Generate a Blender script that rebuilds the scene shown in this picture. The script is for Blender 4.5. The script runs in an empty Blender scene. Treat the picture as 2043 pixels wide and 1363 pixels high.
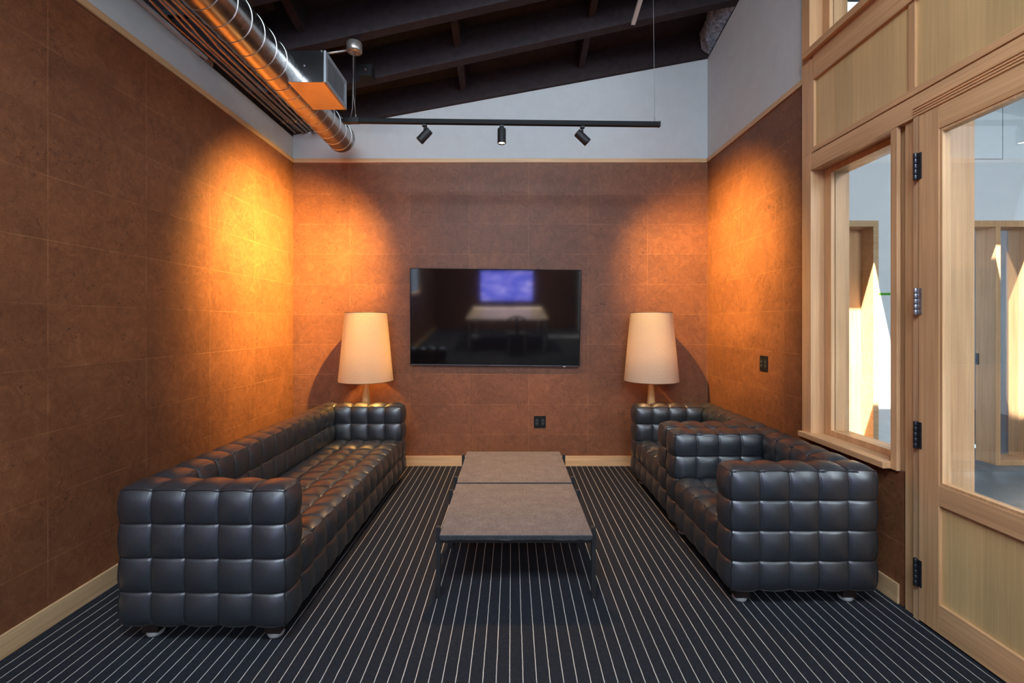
import bpy, bmesh, math, random
from mathutils import Vector, Matrix
random.seed(7)
S = bpy.context.scene
COL = S.collection
PI = math.pi

# ------------------------------------------------------------------ camera
cam_d = bpy.data.cameras.new('camera'); cam = bpy.data.objects.new('camera', cam_d); COL.objects.link(cam)
cam_d.sensor_width = 36.0; cam_d.lens = 36.0 * 935.0 / 2043.0
cam_d.shift_x = 0.0027; cam_d.shift_y = -0.01787
cam_d.clip_start = 0.02
cam.location = (0, 0, 1.475); cam.rotation_euler = (PI / 2, 0, 0)
S.camera = cam
S.view_settings.view_transform = 'Standard'
S.view_settings.look = 'None'
S.view_settings.gamma = 1.0
S.view_settings.use_curve_mapping = False
S.view_settings.exposure = 0.5
S.cycles.use_denoising = True
S.cycles.max_bounces = 8
S.cycles.diffuse_bounces = 4
S.cycles.glossy_bounces = 4
S.cycles.transparent_max_bounces = 12
S.cycles.sample_clamp_indirect = 6.0
S.cycles.caustics_reflective = False
S.cycles.caustics_refractive = False

# ------------------------------------------------------------------ world, sun and window light
W = bpy.data.worlds.new('sky'); S.world = W; W.use_nodes = True
W.node_tree.nodes['Background'].inputs[0].default_value = (0.62, 0.78, 1.0, 1)
W.node_tree.nodes['Background'].inputs[1].default_value = 2.2

def light(name, kind, loc, energy, color, target=None, **kw):
    d = bpy.data.lights.new(name, kind); d.energy = energy; d.color = color
    for k, v in kw.items(): setattr(d, k, v)
    o = bpy.data.objects.new(name, d); COL.objects.link(o); o.location = loc
    if target is not None:
        o.rotation_euler = (Vector(target) - Vector(loc)).to_track_quat('-Z', 'Y').to_euler()
    return o
SUN = Vector((0.213, 0.37, -1.0))
light('sun', 'SUN', (3, 0, 9), 52.0, (1.0, 0.96, 0.90), (3 + SUN.x, SUN.y, 9 + SUN.z), angle=0.006)
# daylight arriving through the high window in the wall behind the camera
light('rear_window_daylight', 'AREA', (-0.1, -4.35, 3.75), 120.0, (0.74, 0.87, 1.0), (0.0, 2.6, 0.6),
      shape='RECTANGLE', size=3.6, size_y=1.7)
# daylight arriving through the roof light above and behind the viewer
light('roof_light_daylight', 'AREA', (-0.35, -0.90, 4.62), 250.0, (0.74, 0.87, 1.0), (-0.35, -0.40, 0.0),
      shape='RECTANGLE', size=3.3, size_y=1.3)
# fill light under an unseen, added skylight, to brighten the corridor
light('corridor_fill_light', 'AREA', (4.4, -2.0, 3.88), 300.0, (0.84, 0.92, 1.0), (4.4, 0.6, 0.0),
      shape='RECTANGLE', size=2.4, size_y=2.2)
LAMP_WARM = (1.0, 0.62, 0.26)

# ------------------------------------------------------------------ room dimensions
XL, XR, YB = -2.235, 2.05, 4.845
YR = -4.5
ZT0, ZT1 = 3.133, 3.175
def P(x, y):            # underside of the rafters: a plane rising to the right and towards the viewer
    return 3.42 + 0.184 * (x + 2.23) + 0.22 * (4.845 - y)

# ------------------------------------------------------------------ material helpers
class NT:
    def __init__(s, name):
        s.m = bpy.data.materials.new(name); s.m.use_nodes = True; s.t = s.m.node_tree
        s.b = s.t.nodes['Principled BSDF']; s.out = s.t.nodes['Material Output']
    def n(s, typ, **kw):
        nd = s.t.nodes.new(typ)
        for k, v in kw.items():
            if k.startswith('i_'):
                nd.inputs[k[2:].replace('_', ' ')].default_value = v
            else: setattr(nd, k, v)
        return nd
    def l(s, a, b): s.t.links.new(a, b)
    def val(s, inp, v):
        if hasattr(v, 'is_output') or isinstance(v, bpy.types.NodeSocket): s.l(v, inp)
        else: inp.default_value = v
    def math(s, op, a, b=0.0, c=0.0):
        nd = s.n('ShaderNodeMath', operation=op)
        s.val(nd.inputs[0], a); s.val(nd.inputs[1], b)
        if len(nd.inputs) > 2: s.val(nd.inputs[2], c)
        return nd.outputs[0]
    def mix(s, f, a, b, blend='MIX'):
        nd = s.n('ShaderNodeMix', data_type='RGBA', blend_type=blend)
        s.val(nd.inputs[0], f); s.val(nd.inputs[6], a); s.val(nd.inputs[7], b)
        return nd.outputs[2]
    def coords(s, scale=(1, 1, 1), kind='Object', loc=(0, 0, 0)):
        tc = s.n('ShaderNodeTexCoord'); mp = s.n('ShaderNodeMapping')
        mp.inputs['Scale'].default_value = scale; mp.inputs['Location'].default_value = loc
        s.l(tc.outputs[kind], mp.inputs['Vector']); return mp.outputs[0]
    def noise(s, vec, scale, detail=4.0, rough=0.55, dist=0.0):
        nd = s.n('ShaderNodeTexNoise'); s.l(vec, nd.inputs['Vector'])
        nd.inputs['Scale'].default_value = scale; nd.inputs['Detail'].default_value = detail
        nd.inputs['Roughness'].default_value = rough; nd.inputs['Distortion'].default_value = dist
        return nd.outputs['Fac']
    def ramp(s, f, stops):
        nd = s.n('ShaderNodeValToRGB'); s.l(f, nd.inputs[0]); cr = nd.color_ramp
        while len(cr.elements) < len(stops): cr.elements.new(0.5)
        for e, (p, c) in zip(cr.elements, stops):
            e.position = p; e.color = (c if len(c) == 4 else (*c, 1)) if not isinstance(c, (int, float)) else (c, c, c, 1)
        return nd.outputs[0]
    def bump(s, h, strength=0.2, dist=0.01):
        nd = s.n('ShaderNodeBump'); nd.inputs['Strength'].default_value = strength
        nd.inputs['Distance'].default_value = dist; s.l(h, nd.inputs['Height']); s.l(nd.outputs[0], s.b.inputs['Normal'])
    def set(s, color=None, rough=None, metal=None, spec=None, **kw):
        if color is not None: s.val(s.b.inputs['Base Color'], color if not isinstance(color, tuple) else (*color[:3], 1))
        if rough is not None: s.val(s.b.inputs['Roughness'], rough)
        if metal is not None: s.b.inputs['Metallic'].default_value = metal
        if spec is not None: s.b.inputs['Specular IOR Level'].default_value = spec
        for k, v in kw.items(): s.b.inputs[k].default_value = v
        return s.m

def simple(name, color, rough=0.5, metal=0.0, spec=0.5, nscale=30.0, var=0.10, bump=0.0, **kw):
    t = NT(name); v = t.coords()
    n = t.noise(v, nscale, 3)
    lo = tuple(c * (1 - var) for c in color); hi = tuple(min(1, c * (1 + var)) for c in color)
    c = t.ramp(n, [(0.3, lo), (0.7, hi)])
    t.set(c, rough, metal, spec, **kw)
    if bump: t.bump(n, bump, 0.003)
    return t.m

def cork_mat(name, axis, off):
    """dark cork tiles: mottled brown, black flecks, thin pale joints; axis = horizontal axis index of the wall"""
    t = NT(name); v = t.coords()
    sep = t.n('ShaderNodeSeparateXYZ'); t.l(v, sep.inputs[0])
    h = sep.outputs[axis]; z = sep.outputs[2]
    # tile id for a slight tone change between tiles
    hu = t.math('DIVIDE', t.math('SUBTRACT', h, off), 0.615); zu = t.math('DIVIDE', t.math('SUBTRACT', z, 0.012), 0.311)
    hf = t.math('FLOOR', hu); zf = t.math('FLOOR', zu)
    comb = t.n('ShaderNodeCombineXYZ'); t.l(hf, comb.inputs[0]); t.l(zf, comb.inputs[1])
    wn = t.n('ShaderNodeTexWhiteNoise', noise_dimensions='3D'); t.l(comb.outputs[0], wn.inputs['Vector'])
    big = t.noise(v, 2.6, 5, 0.6, 0.6); mid = t.noise(v, 9, 7, 0.62, 2.2); fine = t.noise(v, 150, 3, 0.6)
    c1 = t.ramp(mid, [(0.25, (0.138, 0.049, 0.020)), (0.5, (0.178, 0.066, 0.027)), (0.78, (0.228, 0.092, 0.038))])
    c2 = t.ramp(big, [(0.3, (0.82, 0.82, 0.84)), (0.7, (1.14, 1.12, 1.10))])
    c = t.mix(1.0, c1, c2, 'MULTIPLY')
    c3 = t.ramp(fine, [(0.3, 0.82), (0.7, 1.16)])
    c = t.mix(1.0, c, c3, 'MULTIPLY')
    c4 = t.ramp(wn.outputs['Value'], [(0.0, 0.90), (1.0, 1.08)])
    c = t.mix(1.0, c, c4, 'MULTIPLY')
    # dark flecks gathered in clusters
    fl = t.noise(v, 21, 4, 0.75, 2.6); cl = t.noise(v, 4.5, 3)
    fr = t.ramp(fl, [(0.375, 1.0), (0.41, 0.0)]); cr = t.ramp(cl, [(0.46, 0.0), (0.56, 1.0)])
    f = t.math('MULTIPLY', fr, cr)
    c = t.mix(t.math('MULTIPLY', f, 0.85), c, (0.045, 0.018, 0.010, 1))
    # pale scuffs
    pl = t.ramp(t.noise(v, 20, 5, 0.7, 2.0), [(0.61, 0.0), (0.70, 1.0)])
    c = t.mix(t.math('MULTIPLY', pl, 0.35), c, (0.34, 0.155, 0.07, 1))
    # joints
    def line(u, w):
        fu = t.math('FRACT', u); d = t.math('MINIMUM', fu, t.math('SUBTRACT', 1.0, fu))
        return t.math('LESS_THAN', d, w)
    jn = t.math('MAXIMUM', line(hu, 0.0024), line(zu, 0.0045))
    brk = t.ramp(t.noise(v, 5, 3), [(0.38, 0.06), (0.62, 0.50)])
    c = t.mix(t.math('MULTIPLY', jn, brk), c, (0.46, 0.24, 0.11, 1))
    t.set(c, 0.52, 0, 0.42)
    t.bump(t.math('ADD', t.math('MULTIPLY', mid, 0.6), fine), 0.25, 0.002)
    return t.m

def wood_mat(name, axis, base=(0.62, 0.355, 0.175), dark=(0.51, 0.275, 0.125), seed=0.0, rough=0.42, strips=0.0):
    t = NT(name)
    sc = [26, 26, 26]; sc[axis] = 0.9
    v = t.coords(tuple(sc), loc=(seed, seed * 1.7, seed * 0.6))
    g = t.noise(v, 1.0, 6, 0.62, 0.35)
    sc2 = [110, 110, 110]; sc2[axis] = 2.2
    v2 = t.coords(tuple(sc2)); g2 = t.noise(v2, 1.0, 3, 0.6)
    v3 = t.coords((1.3, 1.3, 1.3), loc=(seed, 0, 0)); g3 = t.noise(v3, 1.0, 2)
    c = t.ramp(g, [(0.30, dark), (0.55, base), (0.80, tuple(min(1, b * 1.18) for b in base))])
    c = t.mix(1.0, c, t.ramp(g2, [(0.3, 0.86), (0.7, 1.08)]), 'MULTIPLY')
    c = t.mix(1.0, c, t.ramp(g3, [(0.3, 0.88), (0.7, 1.10)]), 'MULTIPLY')
    if strips:
        c = t.mix(0.30, c, (*base, 1))
        # veneer leaves of slightly different tone, side by side along Y
        tc = t.coords((1, 1, 1)); sp = t.n('ShaderNodeSeparateXYZ'); t.l(tc, sp.inputs[0])
        idx = t.math('FLOOR', t.math('DIVIDE', sp.outputs[1], strips))
        wn = t.n('ShaderNodeTexWhiteNoise', noise_dimensions='1D'); t.l(idx, wn.inputs['W'])
        c = t.mix(1.0, c, t.ramp(wn.outputs['Value'], [(0.0, (0.88, 0.90, 0.88)), (1.0, (1.04, 1.03, 1.0))]), 'MULTIPLY')
    t.set(c, rough, 0, 0.4); t.bump(g2, 0.08, 0.001)
    return t.m

def carpet_mat():
    t = NT('pinstripe_carpet'); v = t.coords()
    sep = t.n('ShaderNodeSeparateXYZ'); t.l(v, sep.inputs[0])
    wob = t.noise(v, 26, 2)
    x = t.math('ADD', sep.outputs[0], t.math('MULTIPLY', t.math('SUBTRACT', wob, 0.5), 0.0035))
    x = t.math('SUBTRACT', x, t.math('MULTIPLY', sep.outputs[1], 0.006))
    u = t.math('DIVIDE', t.math('SUBTRACT', x, -0.010), 0.0557)
    fu = t.math('FRACT', u); d = t.math('MINIMUM', fu, t.math('SUBTRACT', 1.0, fu))
    st = t.math('LESS_THAN', d, 0.030)
    f = t.noise(v, 420, 2, 0.7); m = t.noise(v, 60, 4, 0.7)
    base = t.mix(f, (0.0065, 0.0075, 0.010, 1), (0.024, 0.027, 0.035, 1))
    base = t.mix(1.0, base, t.ramp(m, [(0.3, 0.72), (0.7, 1.3)]), 'MULTIPLY')
    stc = t.mix(m, (0.40, 0.38, 0.34, 1), (0.66, 0.62, 0.55, 1))
    c = t.mix(st, base, stc)
    t.set(c, 0.92, 0, 0.15)
    t.bump(t.math('ADD', f, t.math('MULTIPLY', st, 0.4)), 0.6, 0.004)
    return t.m

def leather_mat():
    t = NT('black_leather'); v = t.coords()
    f = t.noise(v, 330, 3, 0.6); m = t.noise(v, 5, 4, 0.6)
    c = t.mix(m, (0.012, 0.0145, 0.018, 1), (0.019, 0.022, 0.027, 1))
    r = t.ramp(m, [(0.3, 0.33), (0.7, 0.42)])
    t.set(c, r, 0, 0.9)
    vv = t.n('ShaderNodeTexVoronoi', feature='DISTANCE_TO_EDGE'); t.l(v, vv.inputs['Vector']); vv.inputs['Scale'].default_value = 420
    wr = t.noise(v, 30, 4, 0.65, 1.0)
    t.b.inputs['Coat Weight'].default_value = 0.30; t.b.inputs['Coat Roughness'].default_value = 0.30
    t.bump(t.math('ADD', t.math('MULTIPLY', wr, 2.2), t.math('ADD', vv.outputs['Distance'], f)), 0.16, 0.0022)
    return t.m

def stone_mat():
    t = NT('flamed_stone'); v = t.coords()
    f = t.noise(v, 130, 4, 0.75); m = t.noise(v, 11, 5, 0.65); sp = t.noise(v, 260, 2, 0.6)
    c = t.ramp(f, [(0.28, (0.058, 0.051, 0.051)), (0.5, (0.120, 0.107, 0.106)), (0.75, (0.205, 0.183, 0.178))])
    c = t.mix(1.0, c, t.ramp(m, [(0.3, 0.82), (0.7, 1.16)]), 'MULTIPLY')
    c = t.mix(t.ramp(sp, [(0.70, 0.0), (0.76, 0.6)]), c, (0.34, 0.29, 0.22, 1))
    t.set(c, 0.72, 0, 0.35); t.bump(t.math('ADD', f, m), 0.45, 0.0025)
    return t.m

def duct_mat():
    t = NT('galvanised_steel'); v = t.coords(); m = t.noise(v, 7, 4, 0.6)
    c = t.ramp(m, [(0.3, (0.42, 0.415, 0.405)), (0.7, (0.52, 0.515, 0.505))])
    t.set(c, t.ramp(m, [(0.3, 0.22), (0.7, 0.30)]), 1.0, 0.5)
    return t.m

def shade_mat(name, warm):
    t = NT(name); v = t.coords((90, 90, 650)); f = t.noise(v, 1.0, 3, 0.6); v2 = t.coords((500, 500, 60)); f2 = t.noise(v2, 1.0, 2)
    k = t.math('ADD', t.math('MULTIPLY', f, 0.5), t.math('MULTIPLY', f2, 0.5))
    c = t.ramp(k, [(0.3, (0.52, 0.43, 0.34)), (0.7, (0.70, 0.61, 0.50))])
    t.t.nodes.remove(t.b)
    df = t.n('ShaderNodeBsdfDiffuse'); tr = t.n('ShaderNodeBsdfTranslucent'); mx = t.n('ShaderNodeMixShader')
    t.l(c, df.inputs[0]); t.l(c, tr.inputs[0]); mx.inputs[0].default_value = warm
    t.l(df.outputs[0], mx.inputs[1]); t.l(tr.outputs[0], mx.inputs[2]); t.l(mx.outputs[0], t.out.inputs[0])
    return t.m

def glass_mat():
    t = NT('clear_glass'); t.t.nodes.remove(t.b)
    tr = t.n('ShaderNodeBsdfTransparent'); gl = t.n('ShaderNodeBsdfGlossy'); mx = t.n('ShaderNodeMixShader'); fr = t.n('ShaderNodeFresnel')
    tr.inputs[0].default_value = (0.975, 0.985, 0.98, 1); gl.inputs['Roughness'].default_value = 0.0; fr.inputs[0].default_value = 1.45
    lw = t.math('MULTIPLY', fr.outputs[0], 0.30)
    t.l(lw, mx.inputs[0]); t.l(tr.outputs[0], mx.inputs[1]); t.l(gl.outputs[0], mx.inputs[2]); t.l(mx.outputs[0], t.out.inputs[0])
    return t.m

def emis(name, color, strength):
    t = NT(name); t.set((0.02, 0.02, 0.02), 0.4)
    t.b.inputs['Emission Color'].default_value = (*color, 1); t.b.inputs['Emission Strength'].default_value = strength
    return t.m

M = dict(
    cork_side=cork_mat('cork_tiles_side', 1, 2.27), cork_back=cork_mat('cork_tiles_back', 0, 0.815),
    white=simple('white_wall_paint', (0.54, 0.575, 0.575), 0.7, nscale=9, var=0.03, spec=0.2),
    white_corr=simple('white_corridor_paint', (0.74, 0.76, 0.76), 0.7, nscale=9, var=0.02, spec=0.2),
    dark_ceiling=simple('dark_stained_boards', (0.016, 0.010, 0.011), 0.7, nscale=12, var=0.35, spec=0.25),
    rafter=simple('dark_stained_rafter', (0.024, 0.016, 0.018), 0.68, nscale=18, var=0.25, spec=0.25),
    carpet=carpet_mat(), leather=leather_mat(), stone=stone_mat(), duct=duct_mat(), glass=glass_mat(),
    fir_v=wood_mat('fir_vertical_grain', 2), fir_h=wood_mat('fir_horizontal_grain', 1, seed=3.1),
    fir_x=wood_mat('fir_grain_along_x', 0, seed=5.3),
    fir_end=wood_mat('fir_edge_grain', 2, base=(0.58, 0.35, 0.19), dark=(0.36, 0.20, 0.10), seed=9.0),
    veneer=wood_mat('fir_veneer_panel', 2, base=(0.64, 0.425, 0.200), dark=(0.58, 0.37, 0.165), seed=1.7, strips=0.155),
    trimwood_x=wood_mat('trim_wood_x', 0, base=(0.62, 0.40, 0.21), dark=(0.52, 0.31, 0.15), seed=2.2),
    trimwood_y=wood_mat('trim_wood_y', 1, base=(0.62, 0.40, 0.21), dark=(0.52, 0.31, 0.15), seed=2.9),
    black=simple('black_powder_coat', (0.008, 0.008, 0.009), 0.6, nscale=60, var=0.2),
    black_matte=simple('black_matte_plastic', (0.007, 0.007, 0.0075), 0.6, spec=0.2, nscale=60, var=0.2),
    dark_leg=simple('dark_stained_foot', (0.022, 0.013, 0.011), 0.4, nscale=40, var=0.3),
    glide=simple('pale_plastic_glide', (0.30, 0.30, 0.30), 0.35, nscale=40, var=0.05),
    conduit=simple('emt_conduit_steel', (0.42, 0.37, 0.33), 0.36, metal=0.75, nscale=30, var=0.2),
    stone_side=simple('darker_stone_side', (0.040, 0.042, 0.044), 0.6, nscale=60, var=0.3, bump=0.2),  # slab sides, darker than the top
    seam_steel=simple('bright_duct_seam', (0.80, 0.79, 0.77), 0.3, metal=0.9, nscale=50, var=0.05),
    sheet=simple('smooth_galvanised_sheet', (0.50, 0.50, 0.50), 0.13, metal=1.0, nscale=14, var=0.06),
    leather_cord=simple('leather_welt_cord', (0.012, 0.012, 0.013), 0.35, nscale=60, var=0.2),
    steel=simple('brushed_hinge_steel', (0.30, 0.31, 0.33), 0.36, metal=0.9, nscale=50, var=0.2),
    steel_dark=simple('dark_hinge_steel', (0.050, 0.052, 0.060), 0.36, metal=0.8, nscale=50, var=0.2),
    grille=simple('painted_grille_grey', (0.34, 0.35, 0.37), 0.45, metal=0.3, nscale=30, var=0.06),
    void=simple('dark_duct_interior', (0.012, 0.012, 0.013), 0.8, nscale=30, var=0.1),
    batt=simple('grey_insulation', (0.20, 0.235, 0.28), 0.95, nscale=38, var=0.55, spec=0.1, bump=0.9),
    bar=simple('white_enamel_bar', (0.55, 0.56, 0.54), 0.4, nscale=20, var=0.04),
    lampwood=wood_mat('lamp_stem_wood', 2, base=(0.55, 0.33, 0.14), dark=(0.40, 0.21, 0.08), seed=4.4, rough=0.3),
    shade_l=shade_mat('linen_shade_cream', 0.52), shade_r=shade_mat('linen_shade_natural', 0.45),
    bulb=emis('lamp_bulb_glow', (1.0, 0.68, 0.34), 6.0),
    lens_on=emis('spotlight_lens_glow', (1.0, 0.82, 0.58), 22.0),
    tv_screen=NT('glossy_black_screen').set((0.004, 0.004, 0.005), 0.06, 0, 0.9),
    brass=simple('shade_ring_brass', (0.17, 0.08, 0.04), 0.4, metal=0.4, nscale=40, var=0.1),
    concrete=simple('blue_grey_floor', (0.105, 0.165, 0.215), 0.35, nscale=2.2, var=0.22, spec=0.5),
    tape=simple('green_tape', (0.10, 0.42, 0.02), 0.5, nscale=40, var=0.08),
    ink=simple('dark_ink', (0.01, 0.05, 0.01), 0.6, nscale=40, var=0.1),
    white_plastic=simple('white_plastic', (0.62, 0.64, 0.64), 0.4, nscale=30, var=0.02),
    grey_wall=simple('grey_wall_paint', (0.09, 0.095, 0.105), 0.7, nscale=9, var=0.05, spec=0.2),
    table_top=wood_mat('pale_table_top', 1, base=(0.62, 0.47, 0.32), dark=(0.50, 0.36, 0.23), seed=6.0),
    white_metal=simple('white_table_leg', (0.62, 0.64, 0.68), 0.4, nscale=30, var=0.03),
    chair_fabric=simple('charcoal_chair_fabric', (0.05, 0.05, 0.055), 0.8, nscale=80, var=0.2),
    label=simple('pale_paper_label', (0.42, 0.38, 0.32), 0.7, nscale=30, var=0.05),
)
def sky_screen():
    t = NT('blue_sky_picture'); v = t.coords((1.2, 1, 3.2)); n = t.noise(v, 2.2, 5, 0.6, 0.6)
    c = t.ramp(n, [(0.42, (0.10, 0.12, 0.72)), (0.62, (0.32, 0.30, 0.95)), (0.75, (0.75, 0.65, 1.0))])
    t.set((0.01, 0.01, 0.01), 0.4); t.l(c, t.b.inputs['Emission Color']); t.b.inputs['Emission Strength'].default_value = 7.0
    return t.m
M['void'].node_tree.nodes['Principled BSDF'].inputs['Specular IOR Level'].default_value = 0.05
M['sky_screen'] = sky_screen()
_t = NT('frosted_sun_block'); _t.t.nodes.remove(_t.b); _d = _t.n('ShaderNodeBsdfTranslucent'); _d.inputs[0].default_value = (.06, .06, .06, 1)
_t.l(_d.outputs[0], _t.out.inputs[0]); M['frosted'] = _t.m

# ------------------------------------------------------------------ mesh helpers
class MB:
    def __init__(s): s.bm = bmesh.new(); s.smooth = False
    def box(s, x0, x1, y0, y1, z0, z1, mat=None):
        vs = [s.bm.verts.new(p) for p in ((x0, y0, z0), (x1, y0, z0), (x1, y1, z0), (x0, y1, z0),
                                          (x0, y0, z1), (x1, y0, z1), (x1, y1, z1), (x0, y1, z1))]
        if mat is not None:
            for v in vs: v.co = mat @ v.co
        for f in ((3, 2, 1, 0), (4, 5, 6, 7), (0, 1, 5, 4), (1, 2, 6, 5), (2, 3, 7, 6), (3, 0, 4, 7)):
            s.bm.faces.new([vs[i] for i in f])
        return s
    def hexa(s, pts):
        vs = [s.bm.verts.new(p) for p in pts]
        for f in ((3, 2, 1, 0), (4, 5, 6, 7), (0, 1, 5, 4), (1, 2, 6, 5), (2, 3, 7, 6), (3, 0, 4, 7)):
            s.bm.faces.new([vs[i] for i in f])
        return s
    def prism(s, poly, fn, d0, d1):          # poly of (a,b); fn(a,b,d)->xyz
        A = [s.bm.verts.new(fn(a, b, d0)) for a, b in poly]; B = [s.bm.verts.new(fn(a, b, d1)) for a, b in poly]
        s.bm.faces.new(A[::-1]); s.bm.faces.new(B); n = len(poly)
        for i in range(n): s.bm.faces.new((A[i], A[(i + 1) % n], B[(i + 1) % n], B[i]))
        return s
    def lathe(s, prof, origin=(0, 0, 0), axis=(0, 0, 1), seg=32, cap=True):
        ax = Vector(axis).normalized(); q = Vector((0, 0, 1)).rotation_difference(ax); o = Vector(origin)
        rings = []
        for r, h in prof:
            rings.append([s.bm.verts.new(o + q @ Vector((r * math.cos(2 * PI * i / seg), r * math.sin(2 * PI * i / seg), h))) for i in range(seg)])
        for a, b in zip(rings, rings[1:]):
            for i in range(seg):
                f = s.bm.faces.new((a[i], a[(i + 1) % seg], b[(i + 1) % seg], b[i])); f.smooth = True
        if cap:
            s.bm.faces.new(rings[0][::-1]); s.bm.faces.new(rings[-1])
        return s
    def tube(s, pts, r, seg=8, cap=True):
        pts = [Vector(p) for p in pts]; rings = []; up = None
        for i, p in enumerate(pts):
            d = (pts[min(i + 1, len(pts) - 1)] - pts[max(i - 1, 0)]).normalized()
            if up is None:
                up = Vector((0, 0, 1)) if abs(d.z) < 0.9 else Vector((1, 0, 0))
            u = d.cross(up)
            if u.length < 1e-5: u = d.cross(Vector((0, 1, 0)))
            u.normalize(); w = u.cross(d).normalized(); up = w
            rings.append([s.bm.verts.new(p + r * (math.cos(2 * PI * k / seg) * u + math.sin(2 * PI * k / seg) * w)) for k in range(seg)])
        for a, b in zip(rings, rings[1:]):
            for k in range(seg):
                f = s.bm.faces.new((a[k], a[(k + 1) % seg], b[(k + 1) % seg], b[k])); f.smooth = True
        if cap: s.bm.faces.new(rings[0][::-1]); s.bm.faces.new(rings[-1])
        return s
    def build(s, name, mat, parent=None, bevel=0.0, loc=None):
        bmesh.ops.recalc_face_normals(s.bm, faces=s.bm.faces)
        me = bpy.data.meshes.new(name); s.bm.to_mesh(me); s.bm.free()
        o = bpy.data.objects.new(name, me); COL.objects.link(o); me.materials.append(mat)
        if parent is not None: o.parent = parent
        if loc is not None: o.location = loc
        if bevel:
            b = o.modifiers.new('edge', 'BEVEL'); b.width = bevel; b.segments = 2; b.limit_method = 'ANGLE'; b.harden_normals = False
        return o

def tag(o, label=None, cat=None, group=None, kind=None):
    if label: o['label'] = label
    if cat: o['category'] = cat
    if group: o['group'] = group
    if kind: o['kind'] = kind
    return o
def empty(name, loc=(0, 0, 0), rz=0.0):
    o = bpy.data.objects.new(name, None); COL.objects.link(o); o.location = loc; o.rotation_euler = (0, 0, rz); o.empty_display_size = 0.1
    return o
def struct(mb, name, mat, label=None, parent=None, bevel=0.0):
    o = mb.build(name, mat, parent, bevel)
    if parent is None: o['kind'] = 'structure'
    if label: o['label'] = label
    return o
def copy_tree(o, parent=None):
    c = o.copy(); COL.objects.link(c); c.parent = parent
    for ch in [k for k in list(COL.objects) if k.parent == o]: copy_tree(ch, c)
    return c

# ================================================================== SHELL
struct(MB().box(XL - 0.1, 2.14, YR, YB + 0.05, -0.06, 0.0), 'floor', M['carpet'], 'navy carpet with thin pale pinstripes')
# left wall: cork below, white above
struct(MB().box(XL - 0.1, XL, -1.20, YB, 0, ZT0).box(XL - 0.1, XL, YR, -2.45, 0, ZT0).box(XL - 0.1, XL, -2.45, -1.20, 0, 1.25).box(XL - 0.1, XL, -2.45, -1.20, 2.45, ZT0), 'wall_left', M['cork_side'], 'left wall of brown cork tiles')
struct(MB().box(XL - 0.1, XL, YR, YB, ZT0, 3.40), 'wall_left_upper', M['white'], 'white painted strip above the left cork wall')
struct(MB().box(XL, XR, YB, YB + 0.1, 0, ZT0), 'wall_back', M['cork_back'], 'back wall of brown cork tiles behind the television')
mb = MB()
mb.prism([(XL, ZT0), (XR + 0.1, ZT0), (XR + 0.1, P(XR + 0.1, YB) + 0.05), (XL, P(XL, YB) + 0.05)], lambda a, b, d: (a, d, b), YB, YB + 0.1)
struct(mb, 'wall_back_upper', M['white'], 'white gable strip above the cork back wall')
# right cork wall (full height part, and part below the window)
YW = 3.25
struct(MB().box(XR, XR + 0.1, YW, YB, 0, ZT0), 'wall_right', M['cork_side'], 'right wall of brown cork tiles')
struct(MB().box(XR, XR + 0.1, 2.44, YW, 0, 0.70), 'wall_right_lower', M['cork_side'], 'low cork wall under the sidelight window')
mb = MB()
mb.prism([(YW, ZT0), (YB, ZT0), (YB, P(XR, YB)), (YW, P(XR, YW))], lambda a, b, d: (d, a, b), XR, XR + 0.1)
struct(mb, 'wall_right_upper', M['white'], 'white wall above the right cork wall')

# trims and baseboards
struct(MB().box(XL, XL + 0.014, YR, YB, ZT0, ZT1), 'trim_1', M['trimwood_y'], 'thin pale wood rail along the top of the left cork wall', bevel=0.002)
struct(MB().box(XL, XR, YB - 0.014, YB, ZT0, ZT1), 'trim_2', M['trimwood_x'], 'thin pale wood rail along the top of the back cork wall', bevel=0.002)
struct(MB().box(XR - 0.014, XR, YW, YB, ZT0, ZT1), 'trim_3', M['trimwood_y'], 'thin pale wood rail along the top of the right cork wall', bevel=0.002)
struct(MB().box(XL, XL + 0.014, YR, YB, 0, 0.105), 'baseboard_left', M['trimwood_y'], bevel=0.002)
struct(MB().box(XL, XR, YB - 0.014, YB, 0, 0.105), 'baseboard_back', M['trimwood_x'], bevel=0.002)
struct(MB().box(XR - 0.012, XR, 2.46, YB, 0, 0.105), 'baseboard_right', M['trimwood_y'], bevel=0.002)

# ceiling deck with closed edges, rafters and blocking
dk = 0.27
mb = MB()
def Pd(x, y, o): return (x, y, P(x, y) + o)
XE = 2.16
RL = (-2.00, 1.40, -1.75, -0.05)      # roof light opening
def deck(xa, xb, ya, yb):
    mb.hexa([Pd(xa, ya, dk), Pd(xb, ya, dk), Pd(xb, yb, dk), Pd(xa, yb, dk), Pd(xa, ya, dk + .05), Pd(xb, ya, dk + .05), Pd(xb, yb, dk + .05), Pd(xa, yb, dk + .05)])
deck(XL - .1, XE, RL[3], YB + .1); deck(XL - .1, XE, YR - .1, RL[2]); deck(XL - .1, RL[0], RL[2], RL[3]); deck(RL[1], XE, RL[2], RL[3])
mb.hexa([Pd(XR + .07, YR - .1, 0), Pd(XE, YR - .1, 0), Pd(XE, YB + .1, 0), Pd(XR + .07, YB + .1, 0),
         Pd(XR + .07, YR - .1, dk), Pd(XE, YR - .1, dk), Pd(XE, YB + .1, dk), Pd(XR + .07, YB + .1, dk)])
mb.hexa([(XL - .1, YR - .1, 3.40), (XL, YR - .1, 3.40), (XL, YB + .1, 3.40), (XL - .1, YB + .1, 3.40),
         Pd(XL - .1, YR - .1, dk), Pd(XL, YR - .1, dk), Pd(XL, YB + .1, dk), Pd(XL - .1, YB + .1, dk)])
struct(mb, 'ceiling', M['dark_ceiling'], 'dark stained sloping board ceiling')
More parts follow.
